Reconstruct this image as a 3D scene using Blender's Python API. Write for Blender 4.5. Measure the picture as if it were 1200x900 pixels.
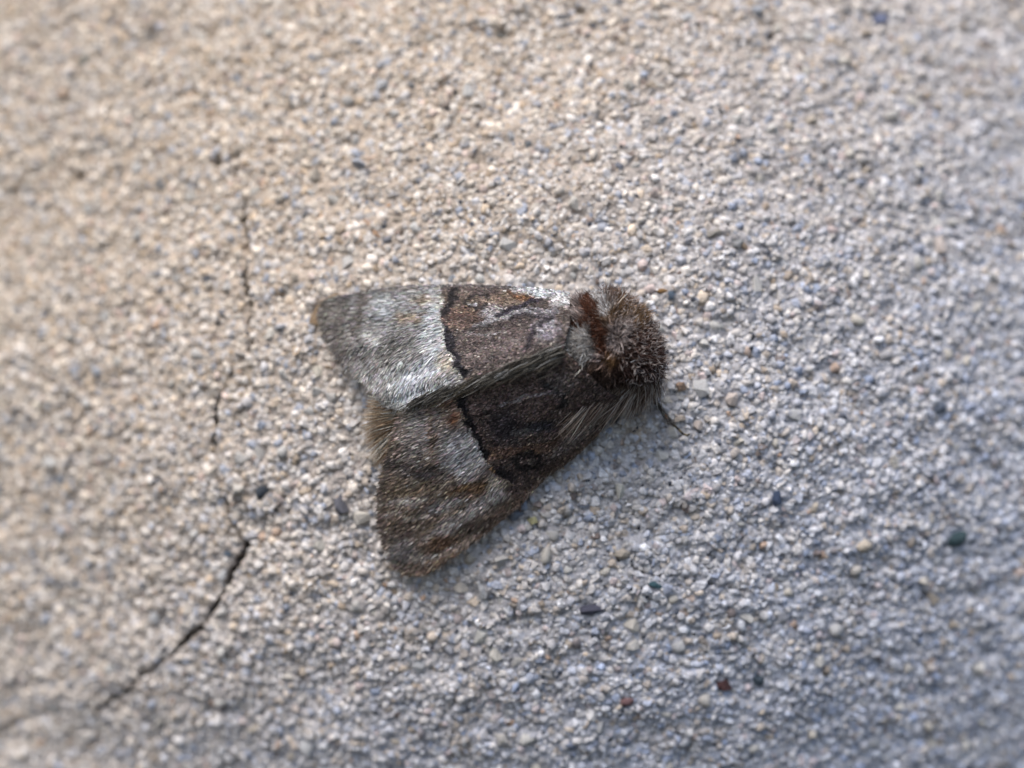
import bpy, bmesh, math, random
import numpy as np
from mathutils import Vector, Matrix

# ------------------------------------------------------------------ scene, camera, light
# 1 unit = 1 cm.  The wall is vertical: x runs right, z up, the wall faces -y.
for o in list(bpy.data.objects):
    bpy.data.objects.remove(o, do_unlink=True)
SC = bpy.context.scene
SC.unit_settings.scale_length = 0.01
COL = SC.collection
rng = np.random.default_rng(7)
random.seed(7)

D = 6.40                       # camera distance from the wall plane
K = 5.70 / 1200.0              # cm per photo pixel on the wall plane

cam = bpy.data.cameras.new("camera")
cam.sensor_width = 72.0
cam.lens = 72.0 / 2 / (2.85 / D)
cam.clip_start, cam.clip_end = 0.05, 500.0
cam.dof.use_dof = True
cam.dof.focus_distance = D - 0.24
cam.dof.aperture_fstop = 0.28
cam_o = bpy.data.objects.new("camera", cam)
cam_o.location = (0, -D, 0)
cam_o.rotation_euler = (math.radians(90), 0, 0)
COL.objects.link(cam_o)
SC.camera = cam_o

SUN_EL = math.radians(60)
SUN_AZ = math.radians(212)     # seen from above: behind the camera, to its left
world = bpy.data.worlds.new("World")
SC.world = world
world.use_nodes = True
wn = world.node_tree.nodes
bg = wn["Background"]
sky = wn.new("ShaderNodeTexSky")
sky.sky_type = 'NISHITA'
sky.sun_disc = False
sky.sun_elevation = SUN_EL
sky.sun_rotation = SUN_AZ
sky.air_density = 1.0
sky.dust_density = 2.0
sky.ozone_density = 1.0
world.node_tree.links.new(sky.outputs[0], bg.inputs[0])
bg.inputs[1].default_value = 0.075

sun = bpy.data.lights.new("sun", 'SUN')
sun.energy = 1.5
sun.angle = math.radians(38)
sun.color = (1.0, 0.945, 0.885)
sun_o = bpy.data.objects.new("sun", sun)
sd = Vector((math.sin(SUN_AZ) * math.cos(SUN_EL), math.cos(SUN_AZ) * math.cos(SUN_EL), math.sin(SUN_EL)))
sun_o.rotation_euler = sd.to_track_quat('Z', 'Y').to_euler()
COL.objects.link(sun_o)

vs = SC.view_settings
vs.view_transform = 'Standard'
vs.look = 'None'
vs.gamma = 1.0
vs.use_curve_mapping = False
vs.exposure = 1.42
SC.render.engine = 'CYCLES'
SC.cycles.use_denoising = True
SC.cycles.max_bounces = 6
SC.cycles.diffuse_bounces = 3

# ------------------------------------------------------------------ numeric helpers
def _hash(ix, iy, seed):
    h = (ix.astype(np.int64) * 374761393 + iy.astype(np.int64) * 668265263 + seed * 974634541) & 0xFFFFFFFF
    h = ((h ^ (h >> 13)) * 1274126177) & 0xFFFFFFFF
    h = (h ^ (h >> 16)) & 0xFFFFFFFF
    return h / 4294967295.0

def vnoise(x, y, seed=0):
    """value noise in -1..1"""
    x = np.asarray(x, float); y = np.asarray(y, float)
    ix = np.floor(x); iy = np.floor(y)
    fx = x - ix; fy = y - iy
    fx = fx * fx * fx * (fx * (fx * 6 - 15) + 10); fy = fy * fy * fy * (fy * (fy * 6 - 15) + 10)
    a = _hash(ix, iy, seed); b = _hash(ix + 1, iy, seed)
    c = _hash(ix, iy + 1, seed); d = _hash(ix + 1, iy + 1, seed)
    return ((a * (1 - fx) + b * fx) * (1 - fy) + (c * (1 - fx) + d * fx) * fy) * 2 - 1

def fbm(x, y, seed=0, oct=3):
    s = 0; a = 1.0; t = 0
    for i in range(oct):
        s = s + a * vnoise(x * 2 ** i + 13.7 * i, y * 2 ** i - 7.1 * i, seed + i)
        t += a; a *= 0.5
    return s / t

def sstep(a, b, x):
    t = np.clip((x - a) / (b - a), 0, 1)
    return t * t * (3 - 2 * t)

def seg_dist(px, py, pts):
    d = np.full(np.shape(px), 1e9)
    for (x0, y0), (x1, y1) in zip(pts[:-1], pts[1:]):
        dx, dy = x1 - x0, y1 - y0
        t = np.clip(((px - x0) * dx + (py - y0) * dy) / (dx * dx + dy * dy + 1e-12), 0, 1)
        d = np.minimum(d, np.hypot(px - x0 - t * dx, py - y0 - t * dy))
    return d

def wall_smooth(u, v):
    """out-of-plane mean surface height (cm); bulge added for light gradient and edge blur"""
    q = ((u - 0.38) ** 2 + (v + 0.33) ** 2) / 3.9 ** 2
    return -1.42 * q / np.sqrt(1 + (q / 1.4) ** 2)          # and levels out again beyond

def unproject(px, py, h):
    """photo pixel + height over the wall -> u, v, w  (measured with the camera's perspective)"""
    px = np.asarray(px, float); py = np.asarray(py, float); h = np.asarray(h, float)
    w = h.copy() if h.shape else np.zeros_like(px) + h
    for _ in range(6):
        f = K * (D - w) / D
        u = (px - 600) * f; v = (450 - py) * f
        w = wall_smooth(u, v) + h
    return u, v, w

def P3(u, v, w):
    return np.stack([u, -w, v], -1)

def at(px, py, h):
    return P3(*unproject(px, py, h))

def to_px(co):
    w = -co[..., 1]
    f = K * (D - w) / D
    return 600 + co[..., 0] / f, 450 - co[..., 2] / f

def norm(a):
    return a / (np.linalg.norm(a, axis=-1, keepdims=True) + 1e-12)

# ------------------------------------------------------------------ mesh helpers
def mesh_np(name, co, faces, col=None, smooth=True):
    """co (N,3); faces: int array (M,k) of one size; col (N,3) per point"""
    me = bpy.data.meshes.new(name)
    n, (m, k) = len(co), faces.shape
    me.vertices.add(n); me.vertices.foreach_set("co", np.asarray(co, np.float32).ravel())
    me.loops.add(m * k); me.loops.foreach_set("vertex_index", faces.astype(np.int32).ravel())
    me.polygons.add(m)
    me.polygons.foreach_set("loop_start", np.arange(0, m * k, k, dtype=np.int32))
    sm = np.full(m, smooth) if np.isscalar(smooth) or isinstance(smooth, bool) else smooth
    me.polygons.foreach_set("use_smooth", sm.astype(bool))
    me.update(calc_edges=True)
    if col is not None:
        at_ = me.attributes.new("Col", 'FLOAT_COLOR', 'POINT')
        c4 = np.ones((n, 4), np.float32); c4[:, :3] = np.clip(col, 0, 1)
        at_.data.foreach_set("color", c4.ravel())
    me.validate()
    return me

def link(name, me, mat, parent=None, **props):
    o = bpy.data.objects.new(name, me)
    if mat is not None and len(me.materials) == 0:
        me.materials.append(mat)
    COL.objects.link(o)
    if parent is not None:
        o.parent = parent
        o.matrix_parent_inverse = parent.matrix_basis.inverted()
    for k, v in props.items():
        o[k] = v
    return o

def mat_new(name):
    m = bpy.data.materials.new(name); m.use_nodes = True
    nt = m.node_tree
    return m, nt, nt.nodes["Principled BSDF"]

def mat_attr(name, rough=0.7, spec=0.3, noise_scale=None, noise_amt=0.2, bump=0.0, bump_scale=60.0, sheen=0.0, transl=0.0):
    m, nt, b = mat_new(name)
    a = nt.nodes.new("ShaderNodeAttribute"); a.attribute_name = "Col"
    src = a.outputs["Color"]
    tc = nt.nodes.new("ShaderNodeTexCoord")
    if noise_scale:
        nz = nt.nodes.new("ShaderNodeTexNoise"); nz.inputs["Scale"].default_value = noise_scale
        nz.inputs["Detail"].default_value = 4
        nt.links.new(tc.outputs["Object"], nz.inputs["Vector"])
        mr = nt.nodes.new("ShaderNodeMapRange")
        mr.inputs["From Min"].default_value = 0.25; mr.inputs["From Max"].default_value = 0.75
        mr.inputs["To Min"].default_value = 1 - noise_amt; mr.inputs["To Max"].default_value = 1 + noise_amt
        nt.links.new(nz.outputs["Fac"], mr.inputs["Value"])
        mx = nt.nodes.new("ShaderNodeVectorMath"); mx.operation = 'SCALE'
        nt.links.new(src, mx.inputs[0]); nt.links.new(mr.outputs[0], mx.inputs["Scale"])
        src = mx.outputs[0]
    nt.links.new(src, b.inputs["Base Color"])
    if bump:
        n2 = nt.nodes.new("ShaderNodeTexNoise"); n2.inputs["Scale"].default_value = bump_scale
        n2.inputs["Detail"].default_value = 5
        nt.links.new(tc.outputs["Object"], n2.inputs["Vector"])
        bp = nt.nodes.new("ShaderNodeBump"); bp.inputs["Strength"].default_value = bump
        bp.inputs["Distance"].default_value = 0.02
        nt.links.new(n2.outputs["Fac"], bp.inputs["Height"])
        nt.links.new(bp.outputs[0], b.inputs["Normal"])
    b.inputs["Roughness"].default_value = rough
    b.inputs["Specular IOR Level"].default_value = spec
    if sheen:
        b.inputs["Sheen Weight"].default_value = sheen
    return m

# ------------------------------------------------------------------ the wall
CRACKS = [   # (photo pixels, half width px, depth cm)
    ([(288, 636), (286, 648), (279, 660), (268, 676), (265, 692), (255, 706), (248, 722), (238, 734), (222, 745), (212, 757),
      (202, 768), (186, 779), (170, 790), (158, 800), (150, 808)], 2.2, 0.16),
    ([(150, 808), (140, 814), (131, 819), (118, 830)], 2.2, 0.16),
    ([(118, 830), (100, 828), (84, 832), (60, 834), (44, 836), (26, 842)], 1.5, 0.10),
    ([(26, 842), (16, 849), (0, 853), (-40, 862)], 1.9, 0.12),
    ([(286, 236), (284, 258), (288, 276), (290, 300), (286, 318), (288, 334), (294, 352), (292, 372), (296, 398), (292, 412)], 1.9, 0.075),
    ([(274, 436), (266, 450), (258, 466), (253, 482), (254, 498), (251, 520), (257, 545), (256, 562), (264, 590), (268, 612), (288, 636)], 1.5, 0.07),
    ([(596, 612), (620, 610), (645, 613), (664, 615), (683, 619)], 1.1, 0.06),
    ([(700, 638), (712, 646), (728, 658), (740, 664), (752, 670), (770, 675), (782, 675), (800, 676), (830, 684), (860, 687)], 1.0, 0.05),
    ([(946, 708), (958, 714), (980, 711), (1002, 707), (1016, 711)], 1.2, 0.035),
    ([(286, 648), (296, 636), (306, 620), (320, 604), (330, 590)], 0.9, 0.04),
    ([(905, 4), (903, 24), (906, 46), (904, 60)], 2.2, 0.03),
]

def crack_uv(pts):
    p = np.array(pts, float)
    u, v, w = unproject(p[:, 0], p[:, 1], np.zeros(len(p)))
    return list(zip(u, v))
CR_UV = [(crack_uv(p), hw * K, dp) for p, hw, dp in CRACKS]

HOLLOWS = []
for hx, hy, hr, hd in ((254, 190, 8, .07), (246, 150, 7, .05), (225, 108, 8, .05), (214, 345, 10, .06), (285, 290, 8, .05), (590, 40, 8, .06), (680, 12, 8, .05),
                       (92, 208, 10, .06), (40, 55, 9, .05), (330, 60, 7, .04), (522, 100, 8, .05), (150, 520, 8, .04), (905, 45, 7, .05), (1020, 110, 8, .05),
                       (1075, 215, 8, .05), (1010, 195, 7, .05), (1160, 765, 12, .06), (960, 712, 8, .04), (700, 800, 8, .04), (120, 770, 9, .05), (1085, 700, 8, .05),
                       (405, 170, 7, .04), (560, 190, 8, .05), (840, 655, 7, .04)):
    hu, hv, _w = unproject(hx, hy, 0.0)
    HOLLOWS.append((float(hu), float(hv), hr * K, hd))
# hollows and bumps of a clumpy, hand-thrown render
def wall_h(u, v):
    h = wall_smooth(u, v)
    h = h + 0.030 * fbm(u * 0.9, v * 1.1, 3, 2)
    h = h + 0.022 * fbm(u * 2.8 + 3, v * 3.4, 11, 2)
    h = h + 0.018 * fbm(u * 7.5, v * 9.5, 21, 2)
    for hu, hv, hr, hd in HOLLOWS:                        # grains torn out, shallow pits
        h = h - hd * np.exp(-(((u - hu) / hr) ** 2 + ((v - hv) / (hr * .75)) ** 2))
    # ledges and torn hollows left by the float
    r = fbm(u * 4.2 + 0.6 * vnoise(u * 3, v * 3, 27), v * 8.0 + u * 1.1, 25, 2)
    h = h - 0.010 * sstep(0.2, 0.6, r)
    return h

def wall_fine(u, v):
    n1 = vnoise(u * 22, v * 24, 31)
    n2 = vnoise(u * 45, v * 47, 37)
    n3 = vnoise(u * 90, v * 90, 41)
    return 0.010 * n1 + 0.008 * n2 + 0.005 * n3

def crack_depth(u, v):
    out = np.zeros(np.shape(u))
    wu = u + 0.016 * vnoise(u * 22, v * 22, 51); wv = v + 0.016 * vnoise(u * 22 + 9, v * 22, 52)
    for pts, hw, dp in CR_UV:
        d = seg_dist(wu, wv, pts)
        ww = hw * (0.85 + 0.5 * vnoise(u * 9, v * 9, 53))
        gap = 1.0 if dp > 0.1 else sstep(-.75, -.3, vnoise(u * 5 + 3, v * 7, 54))       # the finer cracks break off and resume
        out = np.maximum(out, dp * gap * (1 - sstep(ww * 0.3, ww * 1.7, d)))
    return out

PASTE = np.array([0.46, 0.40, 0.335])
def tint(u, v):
    """colour factor: warmer beige at upper left, cooler blue-grey at lower right"""
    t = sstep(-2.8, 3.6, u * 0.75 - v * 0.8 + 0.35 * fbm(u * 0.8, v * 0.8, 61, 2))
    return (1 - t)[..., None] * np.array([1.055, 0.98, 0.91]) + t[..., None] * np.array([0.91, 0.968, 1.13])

m_render = mat_attr("lime_render", rough=0.9, spec=0.15, noise_scale=60, noise_amt=0.32, bump=0.8, bump_scale=80)
m_grain = mat_attr("sand_grain_stone", rough=0.72, spec=0.2, noise_scale=48, noise_amt=0.30, bump=0.55, bump_scale=75)

def axis_coords(a, b, A, B, step, coarse):
    inner = np.arange(a, b, step)
    return np.concatenate([np.arange(A, a, coarse), inner, np.arange(b, B, coarse)])

us = axis_coords(-3.5, 3.5, -14.0, 14.0, 0.0105, 0.06)
vs_ = axis_coords(-2.7, 2.7, -11.0, 11.0, 0.0105, 0.06)
U, V = np.meshgrid(us, vs_)
CD = crack_depth(U, V)
pit = (rng.random(U.shape) < 0.010) * rng.uniform(0.01, 0.05, U.shape)
H = wall_h(U, V) + wall_fine(U, V) - CD - pit
Hc = fbm(U * 9, V * 9, 71, 2)
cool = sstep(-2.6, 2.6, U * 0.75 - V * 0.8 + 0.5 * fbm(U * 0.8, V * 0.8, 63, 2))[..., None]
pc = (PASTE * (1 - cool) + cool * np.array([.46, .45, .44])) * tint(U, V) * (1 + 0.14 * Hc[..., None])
# rusty, sandier patches in the mix
rp = sstep(0.25, 0.75, fbm(U * 3.1 + 5, V * 3.4, 77, 3))[..., None]
pc = pc * (1 - 0.5 * rp) + 0.5 * rp * np.array([0.40, 0.32, 0.23])
crack_dark = sstep(0.01, 0.06, CD)[..., None]  # the inside of the cracks is coloured a darker brown
pc = pc * (1 - crack_dark) + crack_dark * np.array([0.10, 0.085, 0.07])
nv, nu = U.shape
idx = np.arange(nv * nu).reshape(nv, nu)
quads = np.stack([idx[:-1, :-1], idx[:-1, 1:], idx[1:, 1:], idx[1:, :-1]], -1).reshape(-1, 4)
# thickness: rim and back of the render coat
rim = np.concatenate([idx[0, :], idx[1:, -1], idx[-1, -2::-1], idx[-2:0:-1, 0]])
front = P3(U.ravel(), V.ravel(), H.ravel())
rim_co = front[rim].copy(); rim_co[:, 1] = 3.2
nb = len(front)
r2 = np.arange(len(rim)); r2n = (r2 + 1) % len(rim)
rq = np.stack([rim[r2], nb + r2, nb + r2n, rim[r2n]], -1)
co = np.concatenate([front, rim_co, [[0, 3.2, 0]]])
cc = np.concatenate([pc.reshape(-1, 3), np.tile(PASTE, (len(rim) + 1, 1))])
# back as quads pinched at the centre point pair
ctr = len(co) - 1
bk = np.stack([nb + r2[0::2], np.full(len(r2[0::2]), ctr), nb + (r2[0::2] + 2) % len(rim), nb + (r2[0::2] + 1) % len(rim)], -1)
wall_me = mesh_np("wall", co, np.concatenate([quads, rq, bk]), cc)
wall = link("wall", wall_me, m_render, kind="structure", label="pale gritty sand render wall with a thin branching crack on its left")

# ---- grain shapes
def hull_shape(npts, seed, power=2.0, jag=(0.80, 1.15)):
    r = np.random.default_rng(seed)
    p = norm(r.normal(size=(npts, 3)))
    p = p / (np.sum(np.abs(p) ** power, -1, keepdims=True) ** (1 / power))
    p *= r.uniform(jag[0], jag[1], (npts, 1))
    bm = bmesh.new()
    for q in p: bm.verts.new(q)
    bmesh.ops.convex_hull(bm, input=bm.verts)
    for vv in [vv for vv in bm.verts if not vv.link_faces]: bm.verts.remove(vv)
    bmesh.ops.triangulate(bm, faces=bm.faces)
    bm.verts.index_update()
    bmesh.ops.recalc_face_normals(bm, faces=bm.faces)
    co = np.array([vv.co[:] for vv in bm.verts]); f = np.array([[vv.index for vv in ff.verts] for ff in bm.faces])
    bm.free()
    return co, f

def rand_rot(n):
    q = norm(rng.normal(size=(n, 4)))
    w, x, y, z = q.T
    return np.stack([1 - 2 * (y * y + z * z), 2 * (x * y - z * w), 2 * (x * z + y * w),
                     2 * (x * y + z * w), 1 - 2 * (x * x + z * z), 2 * (y * z - x * w),
                     2 * (x * z - y * w), 2 * (y * z + x * w), 1 - 2 * (x * x + y * y)], -1).reshape(n, 3, 3)

PALETTE = np.array([[.62, .57, .49], [.66, .64, .60], [.55, .52, .48], [.50, .51, .53], [.52, .43, .32], [.42, .33, .23],
                    [.31, .35, .42], [.43, .29, .19], [.10, .11, .13], [.22, .17, .14], [.55, .45, .40]])
WTS = np.array([30, 24, 15, 11, 9, 3.5, 8, .9, 1.2, .9, 3.0]); WTS = WTS / WTS.sum()

def grain_cols(u, v):
    n = len(u)
    k = rng.choice(len(PALETTE), n, p=WTS)
    c = PALETTE[k] * rng.lognormal(0, 0.17, (n, 1))
    coat = np.where(k >= 7, rng.uniform(0, .4, n), rng.uniform(.05, .5, n))[:, None]      # cement film left on the grain
    c = c * (1 - coat) + coat * np.array([.52, .495, .465])
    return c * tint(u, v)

def grain_mass(u, v, r, shapes, proud, cols):
    """one point set of merged grains; returns coords, faces, colours"""
    n = len(u)
    h = wall_h(u, v) + 0.6 * wall_fine(u, v) + proud * r
    ctr = P3(u, v, h)
    which = rng.integers(0, len(shapes), n)
    CO, FA, CC = [], [], []; off = 0
    for s, (sc, sf) in enumerate(shapes):
        k = np.where(which == s)[0]
        if not len(k): continue
        R = rand_rot(len(k))
        an = rng.uniform(0.7, 1.25, (len(k), 1, 3)); an /= an.mean(-1, keepdims=True)
        p = np.einsum('nij,nvj->nvi', R, sc[None] * an * r[k][:, None, None])
        p[..., 1] *= 0.55                                        # pressed flat into the coat
        p = p * rng.uniform(0.84, 1.14, p.shape[:2] + (1,)) + ctr[k][:, None, :]
        f = sf[None] + (np.arange(len(k)) * len(sc))[:, None, None] + off
        CO.append(p.reshape(-1, 3)); FA.append(f.reshape(-1, 3))
        CC.append(np.repeat(cols[k], len(sc), 0)); off += len(k) * len(sc)
    return np.concatenate(CO), np.concatenate(FA), np.concatenate(CC)

def jitter_grid(x0, x1, y0, y1, step, keep):
    gx, gy = np.meshgrid(np.arange(x0, x1, step), np.arange(y0, y1, step * 0.87))
    gx[1::2] += step / 2
    gx = gx + rng.uniform(-.42, .42, gx.shape) * step; gy = gy + rng.uniform(-.42, .42, gy.shape) * step
    u, v = gx.ravel(), gy.ravel()
    k = rng.random(len(u)) < keep
    return u[k], v[k]

def off_crack(u, v, r):
    ok = np.ones(len(u), bool)
    for pts, hw, dp in CR_UV:
        ok &= seg_dist(u, v, pts) > hw * (1.15 if dp > 0.1 else 0.5) + r * (0.5 if dp > 0.065 else 0.2)
    return ok

round_shapes = [hull_shape(22, 100 + i, 2.2, (0.78, 1.12)) for i in range(10)]
sharp_shapes = [hull_shape(14, 200 + i, 3.0, (0.75, 1.15)) for i in range(10)]
small_shapes = [hull_shape(11, 300 + i, 2.0) for i in range(8)]

# the biggest grains: each one a part of the wall
big_u, big_v, big_r = [], [], []
def far_enough(u, v, r):
    return all((u - a) ** 2 + (v - b) ** 2 > (0.9 * (r + c)) ** 2 for a, b, c in zip(big_u, big_v, big_r))
PEBBLES = [  # photo px, half sizes px, albedo, label
    (1121, 632, 20, 12, (.045, .075, .085), "dark teal rounded pebble"),
    (308, 577, 10, 9, (.06, .07, .085), "small slate blue pebble"),
    (767, 687, 9, 6, (.06, .12, .14), "small blue green chip"),
    (692, 714, 17, 6, (.09, .09, .12), "dark slaty flake"),
    (848, 803, 11, 8, (.07, .035, .035), "dark maroon pebble"),
    (735, 821, 9, 6, (.22, .13, .13), "small reddish grain"),
    (1030, 23, 13, 8, (.17, .19, .28), "blurred blue grey pebble"),
    (888, 799, 9, 8, (.06, .08, .10), "small dark grain"),
    (624, 610, 6, 6, (.52, .48, .27), "small yellowish grain"),
    (606, 604, 16, 6, (.24, .26, .31), "grey blue flake"),
    (909, 583, 7, 9, (.05, .07, .12), "dark blue chip"),
    (1100, 478, 10, 8, (.11, .13, .17), "dark blurred grain"),
    (776, 343, 9, 5, (.24, .14, .06), "brown grain"),
    (785, 346, 5, 5, (.10, .13, .17), "small dark blue grain"),
    (400, 592, 10, 13, (.13, .13, .15), "dark grey grain"),
    (268, 649, 9, 5, (.11, .14, .18), "dark blue grain beside the crack"),
    (375, 640, 8, 7, (.40, .38, .33), None), (563, 746, 8, 11, (.66, .64, .58), None),
    (374, 434, 8, 10, (.66, .60, .48), None), (728, 574, 8, 10, (.66, .63, .54), None),
    (862, 285, 8, 6, (.20, .21, .22), None), (836, 274, 10, 6, (.27, .24, .20), None),
    (870, 290, 6, 6, (.34, .22, .12), None), (820, 455, 12, 10, (.58, .58, .58), None),
    (580, 768, 8, 10, (.64, .60, .52), None), (540, 690, 10, 9, (.60, .53, .45), None),
    (586, 38, 12, 7, (.16, .15, .12), None), (680, 14, 10, 6, (.20, .16, .11), None),
    (612, 68, 6, 5, (.26, .18, .10), None), (620, 170, 7, 6, (.08, .10, .12), None),
    (175, 32, 10, 8, (.32, .24, .17), None), (90, 208, 12, 10, (.24, .18, .12), None),
    (256, 190, 9, 10, (.14, .12, .09), None), (75, 113, 12, 6, (.44, .28, .17), None),
    (248, 132, 9, 5, (.50, .33, .20), None), (100, 72, 14, 7, (.26, .25, .20), None),
]
peb_me = {}
def pebble_mesh(i, sharp, colour=None):
    sc, sf = (sharp_shapes if sharp else round_shapes)[i % 10]
    return mesh_np("grain_shape", sc, sf, np.tile(np.array(colour if colour is not None else (.5, .48, .45)), (len(sc), 1)), smooth=not sharp)

for i, (px, py, a, b, colr, lab) in enumerate(PEBBLES):
    u, v, w = [float(q) for q in unproject(px, py, 0.0)]
    r = (a + b) / 2 * K
    me = pebble_mesh(i, i not in (0, 1, 5), np.array(colr) * (1 if lab else .7) + (0 if lab else .3) * np.array([.5, .475, .45]))
    o = link("pebble", me, m_grain, wall)
    h = float(wall_h(np.array([u]), np.array([v]))[0]) - 0.05 * r
    o.location = (u, -h, v)
    o.rotation_euler = (0, random.uniform(-.3, .3), 0)
    o.scale = (a * K * 1.05, r * 0.7, b * K * 1.05)
    if lab: o["label"] = lab
    big_u.append(u); big_v.append(v); big_r.append(r)

# shared meshes for the remaining large grains: six shapes in each of six stone colours
share = {}
n_big = 0
tries = 0
while n_big < 262 and tries < 20000:
    tries += 1
    u = rng.uniform(-3.0, 3.0); v = rng.uniform(-2.3, 2.3)
    r = rng.uniform(0.034, 0.052) * (1 + 0.12 * math.hypot(u, v) / 3)
    if not far_enough(u, v, r + 0.03) or not off_crack(np.array([u]), np.array([v]), r)[0]: continue
    k = (int(rng.integers(0, 6)), int(rng.choice(len(PALETTE), p=WTS)))
    if k not in share:
        share[k] = pebble_mesh(k[0], k[0] % 3 != 2, PALETTE[k[1]] * .6 + .4 * np.array([.52, .495, .465]) if k[1] not in (7, 8, 9) else PALETTE[k[1]] * .5 + .5 * np.array([.45, .42, .38]))
    o = link("sand_grain", share[k], m_grain, wall)
    h = float(wall_h(np.array([u]), np.array([v]))[0]) + rng.uniform(-0.6, 0.0) * r
    o.location = (u, -h, v)
    o.rotation_euler = tuple(rng.uniform(0, 6.28, 3))
    an = rng.uniform(0.7, 1.2, 3); an[1] *= 0.8
    o.scale = tuple(an * r)
    big_u.append(u); big_v.append(v); big_r.append(r); n_big += 1
bu, bv, br = np.array(big_u), np.array(big_v), np.array(big_r)

def off_big(u, v, r):
    ok = np.ones(len(u), bool)
    for a, b, c in zip(bu, bv, br):
        near = (np.abs(u - a) < 0.2) & (np.abs(v - b) < 0.2)
        ok[near] &= np.hypot(u[near] - a, v[near] - b) > (r[near] + c) * 0.72
    return ok

# medium grains and fine sand: joined masses
parts = []
for (step, keep, r0, r1, shapes, proud) in ((0.054, 0.88, 0.018, 0.040, round_shapes, (-0.35, 0.12)),
                                            (0.050, 0.86, 0.016, 0.033, sharp_shapes, (-0.35, 0.18)),
                                            (0.034, 0.85, 0.008, 0.017, small_shapes, (-0.2, 0.6))):
    u, v = jitter_grid(-3.6, 3.6, -2.75, 2.75, step, keep)
    r = r0 + (r1 - r0) * rng.random(len(u)) ** 1.6
    k = off_crack(u, v, r) & off_big(u, v, r)
    u, v, r = u[k], v[k], r[k]
    gc = grain_cols(u, v)
    if shapes is small_shapes:                                   # dark sand specks, also painting in the shade of tiny pits
        dk = rng.random(len(u)) < 0.09
        gc[dk] = np.array([.07, .075, .09]) * rng.uniform(.5, 1.8, (int(dk.sum()), 1))
    parts.append(grain_mass(u, v, r, shapes, rng.uniform(proud[0], proud[1], len(u)), gc))
# beyond the frame, sparser
u, v = jitter_grid(-7.5, 7.5, -6.0, 6.0, 0.085, 0.85)
k = (np.abs(u) > 3.6) | (np.abs(v) > 2.75)
u, v = u[k], v[k]; r = rng.uniform(0.022, 0.048, len(u))
parts.append(grain_mass(u, v, r, sharp_shapes, rng.uniform(-.35, .3, len(u)), grain_cols(u, v)))
CO, FA, CC = [], [], []; off = 0
for c, f, q in parts:
    CO.append(c); FA.append(f + off); CC.append(q); off += len(c)
sm_flags = np.concatenate([np.full(len(p[1]), i in (0,)) for i, p in enumerate(parts)])
sand_me = mesh_np("sand", np.concatenate(CO), np.concatenate(FA), np.concatenate(CC), smooth=sm_flags)
sand = link("sand", sand_me, m_grain, wall, kind="stuff")

# ------------------------------------------------------------------ the moth
moth = bpy.data.objects.new("moth", None)
moth.location = tuple(at(722.0, 400.0, 0.0))
moth.empty_display_size = 0.2
COL.objects.link(moth)
bpy.context.view_layer.update()
moth["label"] = "furry brown and grey moth resting with folded wings on the pale gritty wall"
moth["category"] = "moth"

m_body = mat_attr("moth_skin", rough=0.8, spec=0.2)
m_wing = mat_attr("moth_wing", rough=0.75, spec=0.2, noise_scale=60, noise_amt=0.25)
m_scale = mat_attr("moth_scales", rough=0.65, spec=0.2)
m_fur = mat_attr("moth_fur", rough=0.6, spec=0.15)

# ---- body: one lofted surface, head to tail tip  (px, py, lateral radius px, height radius cm, centre height cm)
BODY = np.array([
    [770, 404, 3, 0.01, 0.20], [768, 404, 20, 0.08, 0.20], [762, 403, 36, 0.14, 0.21], [752, 400, 45, 0.18, 0.22],
    [740, 398, 49, 0.20, 0.23], [725, 396, 53, 0.22, 0.24], [706, 398, 53, 0.23, 0.24], [688, 403, 48, 0.22, 0.24],
    [668, 410, 42, 0.20, 0.23], [640, 420, 37, 0.17, 0.20], [600, 434, 34, 0.15, 0.19], [555, 449, 31, 0.13, 0.17],
    [510, 464, 26, 0.11, 0.15], [478, 476, 19, 0.08, 0.13], [462, 482, 10, 0.05, 0.12], [457, 484, 2, 0.01, 0.12]])
BS = np.linspace(0, 1, len(BODY))
def body_at(s, th):
    b = [np.interp(s, BS, BODY[:, i]) for i in range(5)]
    ax = np.array([-0.955, 0.297])                      # body axis in the picture plane
    nx, ny = -ax[1], -ax[0]
    c = np.cos(th); sn = np.sin(th)
    px = b[0] + (-ax[1]) * 0 + b[2] * c * (0.297); py = b[1] + b[2] * c * (0.955)
    return at(px, py, b[4] + b[3] * sn)                 # th=0: lower flank, 90: back, 180: upper flank
def body_normal(s, th):
    e = 1e-3
    ds = body_at(np.clip(s + e, 0, 1), th) - body_at(np.clip(s - e, 0, 1), th)
    dt = body_at(s, th + e) - body_at(s, th - e)
    n = norm(np.cross(dt, ds))
    ctr = at(np.interp(s, BS, BODY[:, 0]), np.interp(s, BS, BODY[:, 1]), np.interp(s, BS, BODY[:, 4]))
    sg = np.sign(np.sum(n * (body_at(s, th) - ctr), -1, keepdims=True))
    return n * sg
ns, nt_ = 64, 40
ss, tt = np.meshgrid(np.linspace(0, 1, ns), np.linspace(0, 2 * np.pi, nt_, endpoint=False), indexing='ij')
bco = body_at(ss.ravel(), tt.ravel())
bi = np.arange(ns * nt_).reshape(ns, nt_)
bq = np.stack([bi[:-1], bi[1:], np.roll(bi, -1, 1)[1:], np.roll(bi, -1, 1)[:-1]], -1).reshape(-1, 4)
bcol = np.tile(np.array([.045, .03, .024]), (len(bco), 1)) * rng.lognormal(0, .2, (len(bco), 1))
body = link("body", mesh_np("body", bco, bq, bcol), m_body, moth)

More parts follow.
